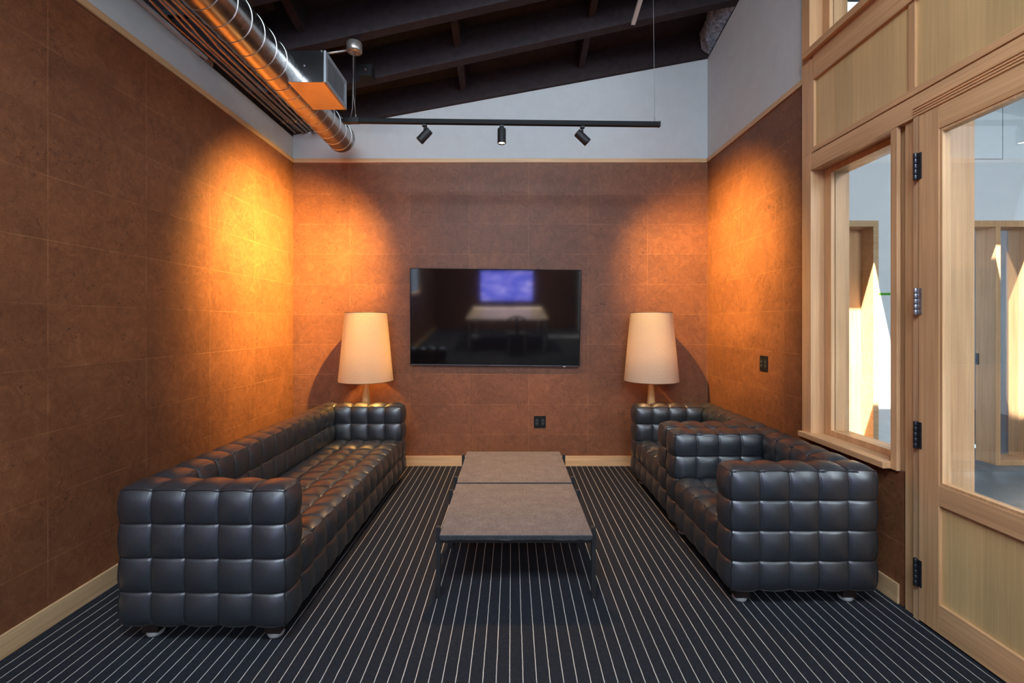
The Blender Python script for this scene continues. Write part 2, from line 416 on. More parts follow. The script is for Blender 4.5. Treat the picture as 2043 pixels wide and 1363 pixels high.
mb = MB(); deck(*RL); struct(mb, 'window_5', M['frosted'], 'frosted panel added in the roof light to stop direct sun')  # unseen panel added across the opening so no direct sun enters
SK = -0.043
def rafter(y0, w=0.075, skew=SK):
    xa, xb = XL - 0.02, XR + 0.06
    def pt(x, dy, top):
        y = y0 + skew * (x + 1.5) + dy
        return (x, y, P(x, y) + (dk + 0.01 if top else 0.0))
    m = MB(); m.hexa([pt(xa, 0, 0), pt(xb, 0, 0), pt(xb, w, 0), pt(xa, w, 0), pt(xa, 0, 1), pt(xb, 0, 1), pt(xb, w, 1), pt(xa, w, 1)])
    # laminations / nailer strip near the foot of each rafter
    return struct(m, 'ceiling_rafter', M['rafter'], None, bevel=0.003)
rafter(YB - 0.032, 0.031, 0.0)
ry = [4.31 - 0.482 * k for k in range(18)]
for y in ry:
    if not (RL[2] - .1 < y < RL[3] + .1): rafter(y)
edges = [(ry[0] + 0.075, YB - 0.032, 0.0)] + [(ry[i + 1] + 0.075, ry[i], SK) for i in range(5)]
for bx in (-1.70, -0.47, 0.74):
    for (ya, yb, sk2) in edges:
        m = MB(); a = ya + SK * (bx + 1.5); b = yb + sk2 * (bx + 1.5)
        m.hexa([Pd(bx - .03, a, .12), Pd(bx + .03, a, .12), Pd(bx + .03, b, .12), Pd(bx - .03, b, .12),
                Pd(bx - .03, a, dk), Pd(bx + .03, a, dk), Pd(bx + .03, b, dk), Pd(bx - .03, b, dk)])
        struct(m, 'ceiling_blocking', M['rafter'])

# grey insulation batts stuffed on top of the right wall
def batt(y0, y1, x0=1.925, x1=2.045):
    bm = MB(); nx, ny, nz = 8, 26, 12
    vs = {}
    for i in range(nx + 1):
        for j in range(ny + 1):
            for k in range(nz + 1):
                if i in (0, nx) or j in (0, ny) or k in (0, nz):
                    u, v, w = i / nx, j / ny, k / nz
                    y = y0 + (y1 - y0) * v; x = x0 + (x1 - x0) * u
                    n = 0.020 * math.sin(9 * v + 2.1 * w) + 0.012 * math.sin(23 * v + 7 * w) + random.uniform(-.004, .004)
                    if u < 0.99: x += n * (1 - u) + 0.035 * (1 - u) * (abs(2 * v - 1) ** 4 + abs(2 * w - 1) ** 3)
                    z = P(2.05, y) + 0.005 + (dk - 0.02) * w + (1 - w) * (1 - u) * (0.02 + 0.012 * math.sin(15 * v))
                    vs[i, j, k] = bm.bm.verts.new((min(x, x1), y, z))
    def q(a, b, c, d):
        f = bm.bm.faces.new([vs[a], vs[b], vs[c], vs[d]]); f.smooth = True
    for i in range(nx):
        for j in range(ny):
            for k in (0, nz): q((i, j, k), (i + 1, j, k), (i + 1, j + 1, k), (i, j + 1, k))
    for i in range(nx):
        for k in range(nz):
            for j in (0, ny): q((i, j, k), (i + 1, j, k), (i + 1, j, k + 1), (i, j, k + 1))
    for j in range(ny):
        for k in range(nz):
            for i in (0, nx): q((i, j, k), (i, j + 1, k), (i, j + 1, k + 1), (i, j, k + 1))
    return bm.build('insulation_batt', M['batt'])
b1 = batt(4.245, 4.80); tag(b1, 'lumpy grey insulation batt between the last two dark rafters at the white wall corner', 'insulation')
b2 = batt(3.765, 4.150); tag(b2, 'small visible end of grey insulation batt at the top edge of the picture', 'insulation')

# ================================================================== WOODEN SCREEN WALL (right)
XF = 2.03; XO = 2.24
DN, DF = 1.40, 2.318          # door leaf span in Y
# wall posts, rails
struct(MB().box(XF, XO, 3.155, YW, 0.70, 2.62).box(XF, XO, 3.125, YW, 2.62, 3.25).box(XF, XO, 3.17, YW, 3.25, 4.78), 'trim_4', M['fir_v'],
       'tall fir post where the cork wall ends', bevel=0.002)
mb = MB(); mb.box(XF, XF + .02, 2.454, 2.496, 0.70, 2.504)
struct(mb, 'trim_5', M['fir_v'], 'narrow fir casing strip on the door side of the sidelight window', bevel=0.002)
struct(MB().box(2.068, XO, 2.42, 2.4955, 0.0, 2.504), 'trim_6', M['fir_v'], 'recessed fir mullion beside the window')
mb = MB(); mb.box(2.044, 2.068, 2.352, 2.42, 0, 2.504).box(2.068, XO, 2.255, 2.42, 0, 2.504)
for k in range(4): mb.box(XO, XO + .004, 2.262 + .012 * k, 2.268 + .012 * k, 0, 2.504)
struct(mb, 'trim_7', M['fir_v'], 'fir door jamb carrying the hinges', bevel=0.002)
struct(MB().box(2.028, 2.068, 2.322, 2.352, 0, 2.504), 'trim_8', M['fir_end'], 'strongly grained edge strip beside the door')
struct(MB().box(XF, XO, 1.30, 3.155, 2.520, 2.614), 'trim_9', M['fir_h'], 'fir header above the window and the door', bevel=0.002)
mb = MB()
for k in range(4): mb.box(2.024 - 0.0, 2.03, 1.30, 2.352, 2.507 + .0135 * k, 2.514 + .0135 * k)
mb.box(2.0285, XO, 1.30, 3.155, 2.504, 2.520)
struct(mb, 'trim_10', M['fir_h'], 'reeded moulding over the door')
struct(MB().box(2.045, XO, 1.30, 3.125, 2.614, 2.622), 'trim_11', M['fir_end'], 'shadow gap above the header')
struct(MB().box(XF, XO, 1.30, 3.125, 2.622, 2.655), 'trim_12', M['fir_h'], 'lower rail under the fir panels', bevel=0.002)
struct(MB().box(2.046, XO, 2.392, 3.125, 2.655, 3.10), 'wall_panel_1', M['veneer'], 'recessed fir panel above the sidelight window')
struct(MB().box(2.046, XO, 1.30, 2.352, 2.655, 3.10), 'wall_panel_2', M['veneer'], 'recessed fir panel above the door')
struct(MB().box(2.036, XO, 2.352, 2.392, 2.655, 3.10), 'trim_13', M['fir_v'], 'slim mullion between the two fir panels', bevel=0.002)
struct(MB().box(2.026, XO, 1.30, 3.125, 3.10, 3.265), 'trim_14', M['fir_h'], 'fir rail under the high ledge', bevel=0.002)
struct(MB().box(1.992, XO, -0.5, 3.195, 3.265, 3.31), 'trim_15', M['fir_h'], 'projecting fir ledge below the high window', bevel=0.003)
struct(MB().box(XF, XO, -0.5, 3.17, 4.70, 4.78), 'trim_16', M['fir_h'])
# upper closing wall between the screen and the roof
mb = MB(); mb.prism([(YR, 4.78), (YW, 4.78), (YW, P(2.05, YW) + .05), (YR, P(2.05, YR) + .05)], lambda a, b, d: (d, a, b), 2.05, 2.15)
struct(mb, 'wall_right_top', M['white'])
struct(MB().box(XR, XR + .1, YR, 1.28, 0, 3.265).box(XR, XR + .1, YR, -0.5, 3.265, 4.78), 'wall_right_rear', M['white'], 'white wall beyond the door')
struct(MB().box(XF, XO, 1.28, 1.395, 0, 2.504).box(XF, XO, 1.28, 1.30, 2.504, 3.265), 'trim_17', M['fir_v'])

def sash(name, y0, y1, z0, z1, label, w=0.07, h=0.035):
    root = empty(name, (0, 0, 0)); root['kind'] = 'structure'; root['label'] = label
    mb = MB()
    xa, xb = 2.118, 2.142
    mb.box(xa, xb, y0, y0 + w, z0, z1).box(xa, xb, y1 - w, y1, z0, z1)
    mb.box(xa, xb, y0 + w, y1 - w, z0, z0 + h).box(xa, xb, y0 + w, y1 - w, z1 - h, z1)
    mb.build('window_frame', M['fir_v'], root, 0.0015)
    mb = MB()
    mb.box(xa + .03, XO, y0, y0 + w - .003, z0, z1).box(xa + .03, XO, y1 - w + .003, y1, z0, z1)
    mb.box(xa + .03, XO, y0 + w, y1 - w, z0, z0 + h - .004).box(xa + .03, XO, y0 + w, y1 - w, z1 - h + .004, z1)
    mb.build('outer_casing', M['fir_v'], root, 0.0015)
    MB().box(2.143, 2.147, y0 + w - .006, y1 - w + .006, z0 + h - .006, z1 - h + .006).build('glass_pane', M['glass'], root)
    return root
w1 = sash('window_1', 2.4965, 3.154, 0.735, 2.503, 'tall sidelight window in the fir screen wall')
sl = MB(); sl.box(1.985, XO, 2.40, 3.22, 0.695, 0.735)
sl = MB(); sl.box(1.990, 2.117, 2.497, 3.235, 0.700, 0.735); sl.box(2.117, XO, 2.497, 3.154, 0.700, 0.735)
sl.build('window_sill', M['fir_h'], w1, 0.003)
w2 = sash('window_2', -0.45, 3.169, 3.311, 4.699, 'high window above the fir ledge')

# door leaf
door = empty('door_1', (0, 0, 0)); door['kind'] = 'structure'; door['label'] = 'closed fir door with a big glass pane and four hinges'
xd0, xd1 = 2.022, 2.066
ST = 0.112
mb = MB().box(xd0, xd1, DF - ST, DF - .003, 0.012, 2.498).box(xd0, xd1, DN, DN + ST, 0.012, 2.498)
mb.build('door_stile', M['fir_v'], door, 0.002)
mb = MB().box(xd0, xd1, DN + ST, DF - ST, 2.390, 2.498)
mb.build('door_rail', M['fir_h'], door, 0.002)
MB().box(xd0, xd1, DN + ST, DF - ST, 0.615, 0.712).build('door_rail', M['fir_h'], door, 0.002)
MB().box(xd0, xd1, DN + ST, DF - ST, 0.012, 0.150).build('door_rail', M['fir_h'], door, 0.002)
MB().box(xd0 + .016, xd1 - .008, DN + ST, DF - ST, 0.150, 0.615).build('door_panel', M['veneer'], door)
mb = MB(); g = 0.014; gx0, gx1 = xd0 + .004, xd1 - .004
mb.box(gx0, gx1, DF - ST - g, DF - ST, 0.712, 2.390).box(gx0, gx1, DN + ST, DN + ST + g, 0.712, 2.390)
mb.box(gx0, gx1, DN + ST + g, DF - ST - g, 0.712, 0.712 + g).box(gx0, gx1, DN + ST + g, DF - ST - g, 2.390 - g, 2.390)
mb.build('glazing_bead', M['fir_v'], door, 0.001)
MB().box(2.042, 2.046, DN + ST + g - .004, DF - ST - g + .004, 0.712 + g - .004, 2.390 - g + .004).build('glass_pane', M['glass'], door)
for hz, lab, mt in ((2.250, 'dark steel hinge', 'steel_dark'), (1.582, 'bright steel hinge', 'steel'), (0.923, 'dark steel hinge', 'steel_dark'), (0.243, 'dark steel hinge', 'steel_dark')):
    m = MB(); yy = 2.322
    m.box(2.0165, 2.0215, yy - .026, yy - .004, hz - .064, hz + .064)
    m.box(2.020, 2.0275, yy + .004, yy + .016, hz - .064, hz + .064)
    for k in range(5):
        a = hz - .066 + k * .0268
        m.lathe([(.0085, 0), (.0095, .002), (.0095, .0235), (.0085, .0255)], (2.012, yy, a), seg=14)
    hg = m.build('hinge', M[mt], door); hg['label'] = lab

# electrical plates
def plate(name, label, cat, face, loc, w, h, group=None, sockets=2):
    """face: 'back' (facing -Y) or 'right' (facing -X)"""
    root = empty(name, loc)
    if face == 'right': root.rotation_euler = (0, 0, -PI / 2)
    tag(root, label, cat, group)
    MB().box(-w / 2, w / 2, -0.006, 0, -h / 2, h / 2).build('face_plate', M['black_matte'], root, 0.002)
    for sx in ([-w / 4, w / 4] if sockets == 2 else [0]):
        m = MB(); m.box(sx - .017, sx + .017, -0.0085, -0.006, -.034, .034)
        MBm = m.build('socket_insert', M['black'], root, 0.001)
        for zz in (-.017, .017):
            for dx in (-.006, .006):
                MB().box(sx + dx - .001, sx + dx + .001, -0.0092, -0.0085, zz - .004, zz + .004).build('socket_slot', M['grille'], MBm)
    return root
plate('wall_outlet', 'black double power outlet low on the back cork wall right of the tables', 'power outlet', 'back', (0.316, YB, 0.455), .122, .122)
plate('switch_plate', 'black electrical plate on the right cork wall above the far armchair', 'wall plate', 'right', (XR, 3.768, 1.150), .115, .125)

# ================================================================== CORRIDOR BEYOND THE GLASS
YC = 4.87
HC = 3.95
struct(MB().box(2.14, 8.0, YR, 8.6, -0.06, 0.0), 'floor_corridor', M['concrete'], 'blue grey polished floor outside the glass door')
# far white wall with door opening A (X 3.0..3.77), B (4.15..5.37)
mb = MB()
mb.box(2.15, 2.96, YC, YC + .2, 0, HC).box(3.83, 4.09, YC, YC + .2, 0, HC).box(5.46, 8.0, YC, YC + .2, 0, HC)
mb.box(2.96, 3.83, YC, YC + .2, 2.54, HC).box(4.09, 5.46, YC, YC + .2, 2.54, HC)
struct(mb, 'wall_corridor', M['white_corr'], 'white corridor wall seen through the glass')
struct(MB().box(8.0, 8.1, YR, 8.6, 0, HC), 'wall_corridor_right', M['white_corr'])
struct(MB().box(2.14, 8.1, YR - .1, YR, 0, HC), 'wall_corridor_rear', M['white_corr'])
struct(MB().box(2.14, 8.1, 8.6, 8.7, 0, HC), 'wall_room_beyond', M['grey_wall'])
# dark corridor ceiling with skylights
mb = MB()
sky = [(2.60, 3.39, 3.61, 4.17), (4.65, 5.40, 3.61, 4.24), (3.1, 5.7, -3.2, -0.8)]  # last opening is unseen, added for the corridor fill light
xs = sorted({2.25, 8.1} | {v for s in sky for v in s[:2]}); ys = sorted({YR - .1, 8.7} | {v for s in sky for v in s[2:]})
for i in range(len(xs) - 1):
    for j in range(len(ys) - 1):
        cx, cy = (xs[i] + xs[i + 1]) / 2, (ys[j] + ys[j + 1]) / 2
        if any(s[0] < cx < s[1] and s[2] < cy < s[3] for s in sky): continue
        mb.box(xs[i], xs[i + 1], ys[j], ys[j + 1], HC, HC + .06)
struct(mb, 'ceiling_corridor', M['grey_wall'], 'dark corridor ceiling with skylights')
# door A: closed wood door set back in its casing
mb = MB().box(2.96, 3.01, YC - .012, YC + .17, 0, 2.54).box(3.775, 3.83, YC - .012, YC + .17, 0, 2.54).box(3.01, 3.775, YC - .012, YC + .17, 2.478, 2.54)
struct(mb, 'trim_18', M['trimwood_x'], 'pale casing around the wood door in the corridor', bevel=0.002)
d2 = struct(MB().box(3.01, 3.775, YC + .16, YC + .20, 0, 2.478), 'door_2', M['fir_v'], 'wood door set back in its casing, lit by the sun')
# opening B: doorway plus narrow sidelight
mb = MB().box(4.09, 4.15, YC - .012, YC + .20, 0, 2.54).box(5.045, 5.094, YC - .012, YC + .20, 0, 2.475)
mb.box(5.40, 5.46, YC - .012, YC + .20, 0, 2.54).box(4.15, 5.40, YC - .012, YC + .20, 2.475, 2.54).box(5.094, 5.40, YC - .012, YC + .20, 0, 0.06)
struct(mb, 'trim_19', M['fir_v'], 'fir frame of the open doorway and narrow sidelight across the corridor', bevel=0.002)
struct(MB().box(5.094, 5.40, YC + .10, YC + .105, .06, 2.475), 'window_3', M['glass'], 'narrow sidelight glass beside the far doorway')
m = MB().box(5.0405, 5.045, YC + .165, YC + .195, 1.03, 1.15); o = m.build('strike_plate', M['steel_dark']); tag(o, 'small dark strike plate on the far door jamb', 'strike plate')
mb = MB()
for (a, b, c, d) in ((4.55, 5.13, 3.177, 3.183), (4.55, 5.13, 3.80, 3.806), (5.124, 5.130, 3.183, 3.80), (4.55, 4.556, 3.183, 3.80)): mb.box(a, b, YC - .001, YC + .004, c, d)
struct(mb, 'trim_20', M['grey_wall'], 'thin outline of an access hatch in the white corridor wall')
struct(MB().box(5.46, 8.0, YC - .012, YC, 0, .1).box(3.83, 4.09, YC - .012, YC, 0, .1), 'baseboard_corridor', M['white_corr'])
tp = empty('painters_tape', (3.835, YC, 1.765)); tag(tp, 'strip of green tape with dark writing on the white corridor wall', 'tape')
MB().box(0, .20, -.0015, 0, 0, .026).build('tape_strip', M['tape'], tp)
m = MB()
for k, (a, w2_) in enumerate(((.025, .006), (.036, .012), (.053, .004), (.062, .010), (.078, .010), (.095, .004), (.104, .012))): m.box(a, a + w2_, -.0022, -.0015, .009, .018)
m.build('writing', M['ink'], tp)
sp = empty('corridor_outlet', (4.015, YC, 0.46)); tag(sp, 'white outlet plate low on the corridor wall, seen through the sidelight', 'outlet')
MB().box(-.04, .04, -.007, 0, -.06, .06).build('face_plate', M['white_plastic'], sp, .002)

# ================================================================== REAR OF THE ROOM (behind the viewer)
mb = MB(); wz0, wz1, wx0, wx1 = 2.95, 4.55, -1.9, 1.75
def zr(x): return P(x, YR) + .3
mb.box(XL, XR + .1, YR - .1, YR, 0, wz0)
mb.prism([(XL, wz0), (wx0, wz0), (wx0, zr(wx0)), (XL, zr(XL))], lambda a, b, d: (a, d, b), YR - .1, YR)
mb.prism([(wx1, wz0), (XR + .1, wz0), (XR + .1, zr(XR + .1)), (wx1, zr(wx1))], lambda a, b, d: (a, d, b), YR - .1, YR)
mb.prism([(wx0, wz1), (wx1, wz1), (wx1, zr(wx1)), (wx0, zr(wx0))], lambda a, b, d: (a, d, b), YR - .1, YR)
struct(mb, 'wall_rear', M['cork_back'])
w4 = empty('window_4'); w4['kind'] = 'structure'
mb = MB().box(wx0, wx1, YR - .07, YR - .03, wz0, wz0 + .06).box(wx0, wx1, YR - .07, YR - .03, wz1 - .06, wz1)
for x in (wx0, wx0 + 1.2, wx0 + 2.4, wx1 - .06): mb.box(x, x + .06, YR - .07, YR - .03, wz0 + .06, wz1 - .06)
mb.build('window_frame', M['fir_v'], w4)
MB().box(wx0, wx1, YR - .052, YR - .048, wz0, wz1).build('glass_pane', M['glass'], w4)
w6 = empty('window_6'); w6['kind'] = 'structure'
MB().box(XL - .07, XL - .03, -2.45, -2.40, 1.25, 2.45).box(XL - .07, XL - .03, -1.25, -1.20, 1.25, 2.45).box(XL - .07, XL - .03, -2.40, -1.25, 1.25, 1.30).box(XL - .07, XL - .03, -2.40, -1.25, 2.40, 2.45).build('window_frame', M['fir_v'], w6)
MB().box(XL - .052, XL - .048, -2.41, -1.24, 1.29, 2.41).build('glass_pane', M['glass'], w6)
rd = empty('wall_display', (-0.09, YR, 1.30)); tag(rd, 'wall display showing a violet blue sky, mirrored in the television screen', 'display')
MB().box(-.80, .80, .0, .05, -.47, .47).build('display_body', M['black_matte'], rd, .004)
MB().box(-.77, .77, .05, .052, -.44, .44).build('display_screen', M['sky_screen'], rd)
tb = empty('meeting_table', (-0.06, -2.35, 0)); tag(tb, 'pale wood meeting table mirrored in the television screen', 'table')
MB().box(-.95, .95, -1.25, 1.25, .71, .745).build('tabletop', M['table_top'], tb, .004)
for sx in (-.87, .87):
    for sy in (-1.15, 1.15): MB().box(sx - .035, sx + .035, sy - .035, sy + .035, 0, .71).build('leg', M['white_metal'], tb, .004)
pn = empty('added_fill_bar', (-.06, -2.35, 2.9)); tag(pn, 'slim black bar added out of view to carry a fill light over the meeting table', 'added fill light')
MB().box(-.06, .06, -1.0, 1.0, 0, .05).build('housing', M['black_matte'], pn, .003)
for yy in (-.8, .8): MB().tube([(0, yy, .05), (0, yy, 1.6)], .002, 6).build('suspension_cable', M['black'], pn)
pl = light('table_fill_light', 'AREA', (0, 0, -.01), 75.0, (1, .80, .58), None, shape='RECTANGLE', size=.10, size_y=1.9, spread=math.radians(110)); pl.parent = pn  # added fill, out of view, brightens the table mirrored in the television
ch = empty('meeting_chair', (0.16, -0.85, 0)); tag(ch, 'dark round-backed chair at the table end mirrored in the television screen', 'chair')
MB().box(-.23, .23, -.22, .22, .43, .48).build('seat', M['chair_fabric'], ch, .02)
m = MB(); m.tube([(.24 * math.cos(a), .20, .66 + .20 * math.sin(a)) for a in [PI * k / 12 for k in range(13)]], .018, 8)
m.tube([(0, .20, .46), (0, .21, .86)], .035, 8); m.build('backrest', M['chair_fabric'], ch)
for sx in (-.19, .19):
    for sy in (-.18, .18): MB().tube([(sx, sy, 0), (sx * .9, sy * .9, .43)], .014, 8).build('leg', M['white_metal'], ch)

# ================================================================== TUFTED SEATING
def g(s): return 1.0 - min(1.0, abs(s)) ** 2.3
SM = [-1.0, -0.955, -0.82, -0.58, -0.30, 0.0, 0.30, 0.58, 0.82, 0.955, 1.0]
def puff(bx, n, a1=0.018, a2=0.007):
    """box of upholstered squares: bx=(x0,x1,y0,y1,z0,z1), n=(nx,ny,nz) squares along each axis"""
    lo = Vector(bx[0::2]); hi = Vector(bx[1::2])
    e = Vector((.003, .003, .003)); lo -= e; hi += e
    def axis_samples(a):
        out = []
        for c in range(n[a]):
            for q, s in enumerate(SM):
                if c and q == 0: continue
                out.append((c, s))
        return out
    def coord(a, cs):
        c, s = cs; w = (hi[a] - lo[a]) / n[a]
        return lo[a] + w * (c + (s + 1) / 2)
    bm = bmesh.new(); V = {}; D = {}; F = []
    for ax in range(3):
        u, v = [(1, 2), (2, 0), (0, 1)][ax]
        US, VS = axis_samples(u), axis_samples(v)
        for sd in (0, 1):
            nrm = Vector((0, 0, 0)); nrm[ax] = 1 if sd else -1
            keys = []
            for i, cu in enumerate(US):
                row = []
                for j, cv in enumerate(VS):
                    p = [0, 0, 0]; p[ax] = (hi if sd else lo)[ax]; p[u] = coord(u, cu); p[v] = coord(v, cv)
                    key = tuple(round(c * 20000) for c in p)
                    gu, gv = g(cu[1]), g(cv[1])
                    b = a1 * gu * gv + a2 * (gu + gv - gu * gv)
                    onedge = i in (0, len(US) - 1) or j in (0, len(VS) - 1)
                    if (abs(cu[1]) == 1 or abs(cv[1]) == 1):
                        b += 0.0022 if onedge else -0.0045
                    # the fabric draws in a little at the outer corners of the box
                    eu = abs(2 * (p[u] - lo[u]) / (hi[u] - lo[u]) - 1); ev = abs(2 * (p[v] - lo[v]) / (hi[v] - lo[v]) - 1)
                    b -= 0.003 * (eu ** 14) * (ev ** 14)
                    # soft shoulder towards the welted edges of the box
                    du = (1 - eu) * (hi[u] - lo[u]) / 2; dv = (1 - ev) * (hi[v] - lo[v]) / 2
                    b -= 0.010 * max(0.0, 1 - min(du, dv) / 0.062) ** 2
                    if key not in V: V[key] = Vector(p); D[key] = Vector((0, 0, 0))
                    D[key] += nrm * b; row.append(key)
                keys.append(row)
            for i in range(len(US) - 1):
                for j in range(len(VS) - 1):
                    q = [keys[i][j], keys[i + 1][j], keys[i + 1][j + 1], keys[i][j + 1]]
                    F.append(q if sd else q[::-1])
    vm = {k: bm.verts.new(V[k] + D[k] + Vector([random.uniform(-.0006, .0006) for _ in range(3)])) for k in V}
    for q in F:
        f = bm.faces.new([vm[k] for k in q]); f.smooth = True
    m = MB(); m.bm.free(); m.bm = bm; m.loops = {}
    for k, p in V.items():
        ex = min(abs(p.x - lo.x), abs(p.x - hi.x)) < 1e-6 or min(abs(p.z - lo.z), abs(p.z - hi.z)) < 1e-6
        if ex and min(abs(p.y - lo.y), abs(p.y - hi.y)) < 1e-6: m.loops.setdefault(round(p.y, 4), []).append(vm[k].co.copy())
    return m

def piping(m, r=0.0030):
    """welt cords round the two end faces of an arm (the faces across Y), laid on the seam itself"""
    t = MB()
    for y, loop in m.loops.items():
        c = sum(loop, Vector()) / len(loop)
        loop.sort(key=lambda p: math.atan2(p.z - c.z, p.x - c.x)); t.tube(loop + loop[:1], r, 6, cap=False)
    return t

Z0, ZS, Z1 = 0.095, 0.402, 0.712
def make_seating(name, W, D, nseat):
    T = 0.155
    root = empty(name)
    for y0 in (0.0, W - T):
        bx = (-D, 0, y0, y0 + T, Z0, Z1)
        pm = puff(bx, (5, 1, 4)); pp = piping(pm)
        a = pm.build('arm', M['leather'], root); pp.build('piping', M['leather_cord'], a)
    puff((-D, -D + T, T, W - T, Z0, Z1), (1, nseat, 4)).build('backrest', M['leather'], root)
    puff((-D + T, -0.004, T + .002, W - T - .002, Z0 + .002, ZS), (4, nseat, 2)).build('seat', M['leather'], root)
    for lx in (-0.085, -D + 0.105):
        for ly in (0.085, W - 0.085):
            lg = MB().box(lx - .037, lx + .037, ly - .037, ly + .037, 0.028, Z0 + .01).build('leg', M['dark_leg'], root, .003)
            MB().lathe([(.020, 0), (.033, .004), (.038, .014), (.034, .028), (.018, .032)], (lx, ly, 0), seg=20).build('glide', M['glide'], lg)
    return root
sofa = make_seating('sofa', 2.285, 0.766, 13)
sofa.location = (-1.018, 2.130, 0); sofa.rotation_euler = (0, 0, math.radians(-0.9))
tag(sofa, 'long black leather sofa with square tufting along the left cork wall', 'sofa')
arm1 = make_seating('armchair', 0.955, 0.757, 4)
arm1.rotation_euler = (0, 0, math.radians(180.4)); arm1.location = (1.137, 2.416 + .955, 0)
tag(arm1, 'black tufted leather armchair nearest the door, beside the sidelight window', 'armchair', 'black tufted armchairs')
arm2 = copy_tree(arm1); arm2.location = (1.150, 3.428 + .965, 0); arm2.rotation_euler = (0, 0, math.radians(180.0))
tag(arm2, 'black tufted leather armchair farther back, in front of the right-hand lamp', 'armchair', 'black tufted armchairs')

# ================================================================== STONE TOP TABLES
def make_table():
    root = empty('coffee_table')
    hw = .4035
    bm = bmesh.new(); n = 26; tz0, tz1 = .329, .356
    # slab with a slightly chipped, split lower edge
    m = MB(); m.bm.free(); m.bm = bm
    per = []
    for i in range(n): per.append((-hw + 2 * hw * i / n, 0))
    for i in range(n): per.append((hw, .79 * i / n))
    for i in range(n): per.append((hw - 2 * hw * i / n, .79))
    for i in range(n): per.append((-hw, .79 - .79 * i / n))
    rnd = random.Random(3)
    top = [bm.verts.new((x, y, tz1)) for x, y in per]
    mid = [bm.verts.new((x * 1.003, y + (.001 if y > .4 else -.001), tz1 - .004)) for x, y in per]
    bot = [bm.verts.new((x * (.994 + rnd.uniform(-.003, .004)), y + (-.004 if y > .4 else .004) + rnd.uniform(-.002, .002), tz0 + rnd.uniform(-.004, .003))) for x, y in per]
    N = len(per)
    for a, b in ((top, mid), (mid, bot)):
        for i in range(N): bm.faces.new((a[i], a[(i + 1) % N], b[(i + 1) % N], b[i]))
    bm.faces.new(top); bm.faces.new(bot[::-1])
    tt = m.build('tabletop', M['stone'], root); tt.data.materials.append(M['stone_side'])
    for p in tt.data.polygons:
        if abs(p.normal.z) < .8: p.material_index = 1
    fr = MB(); fz0, fz1 = .296, .322
    ly = (.045, .600)
    for x in (-hw + .012, hw - .012): fr.box(x - .006, x + .006, ly[0], ly[1], fz0, fz1)
    for y in ly: fr.box(-hw, hw, y - .006, y + .006, fz0, fz1)
    fr.build('frame', M['black'], root, .001)
    for sx in (-1, 1):
        for y in ly:
            x = sx * (hw + .013)
            lg = MB().box(x - .012, x + .012, y - .012, y + .012, 0.0, .382)
            lg.box(min(x - sx * .04, x), max(x - sx * .04, x), y - .010, y + .012, .322, .328)
            lg.build('leg', M['black'], root, .0015)
    return root
t1 = make_table(); t1.location = (.036, 2.474, 0)
tag(t1, 'low square stone-topped table on thin black legs, nearer the viewer', 'coffee table', 'pair of low stone tables')
t2 = copy_tree(t1); t2.location = (.036, 3.294, 0)
tag(t2, 'low square stone-topped table pushed against the far side of the first, nearest the back wall', 'coffee table', 'pair of low stone tables')

# ================================================================== LAMPS
def make_lamp(x, y, label, shade, e, col, power_tilt=0.0):
    root = empty('standing_lamp', (x, y, 0)); tag(root, label, 'lamp', 'tall lamps behind the seating')
    zb, zt, rb, rt = .915, 1.578, .259, .198
    MB().lathe([(.12, 0), (.125, .008), (.12, .022), (.02, .026)], (0, 0, 0), seg=40).build('base', M['black'], root)
    MB().lathe([(.060, .024), (.056, .30), (.040, .70), (.020, .96), (.012, 1.04)], seg=32).build('stem', M['lampwood'], root)
    m = MB()
    m.lathe([(rb, zb), (rt, zt)], seg=96, cap=False).lathe([(rt - .0025, zt), (rb - .0025, zb)], seg=96, cap=False)
    sh = m.build('lamp_shade', shade, root)
    for r, z in ((rt, zt + .001), (rb, zb - .001)):
        rg = MB(); rg.tube([(r * math.cos(2 * PI * k / 72), r * math.sin(2 * PI * k / 72), z) for k in range(73)], .0035, 6, cap=False)
        rg.build('shade_ring', M['brass'], sh)
    rg = MB()
    for k in range(3):
        a = 2 * PI * k / 3; rg.tube([(.012 * math.cos(a), .012 * math.sin(a), zt - .05), (rt * math.cos(a), rt * math.sin(a), zt - .004)], .002, 6)
    rg.build('shade_spider', M['brass'], sh)
    MB().lathe([(.012, 1.04), (.016, 1.05), (.016, 1.10), (.010, 1.105)], seg=20).build('socket', M['brass'], root)
    MB().lathe([(.008, 1.105), (.014, 1.115), (.030, 1.150), (.032, 1.175), (.020, 1.20), (.004, 1.205)], seg=24).build('bulb', M['bulb'], root)
    l = light('lamp_light', 'POINT', (0, 0, 1.235), e, col, shadow_soft_size=.035); l.parent = root
    return root
make_lamp(-1.395, 4.565, 'tall lamp with a glowing cream linen shade and wood stem behind the long sofa', M['shade_l'], 19.0, (1.0, .54, .14))
make_lamp(1.383, 4.565, 'tall lamp with a dimmer natural linen shade and wood stem behind the far armchair', M['shade_r'], 5.0, (1.0, .58, .28))

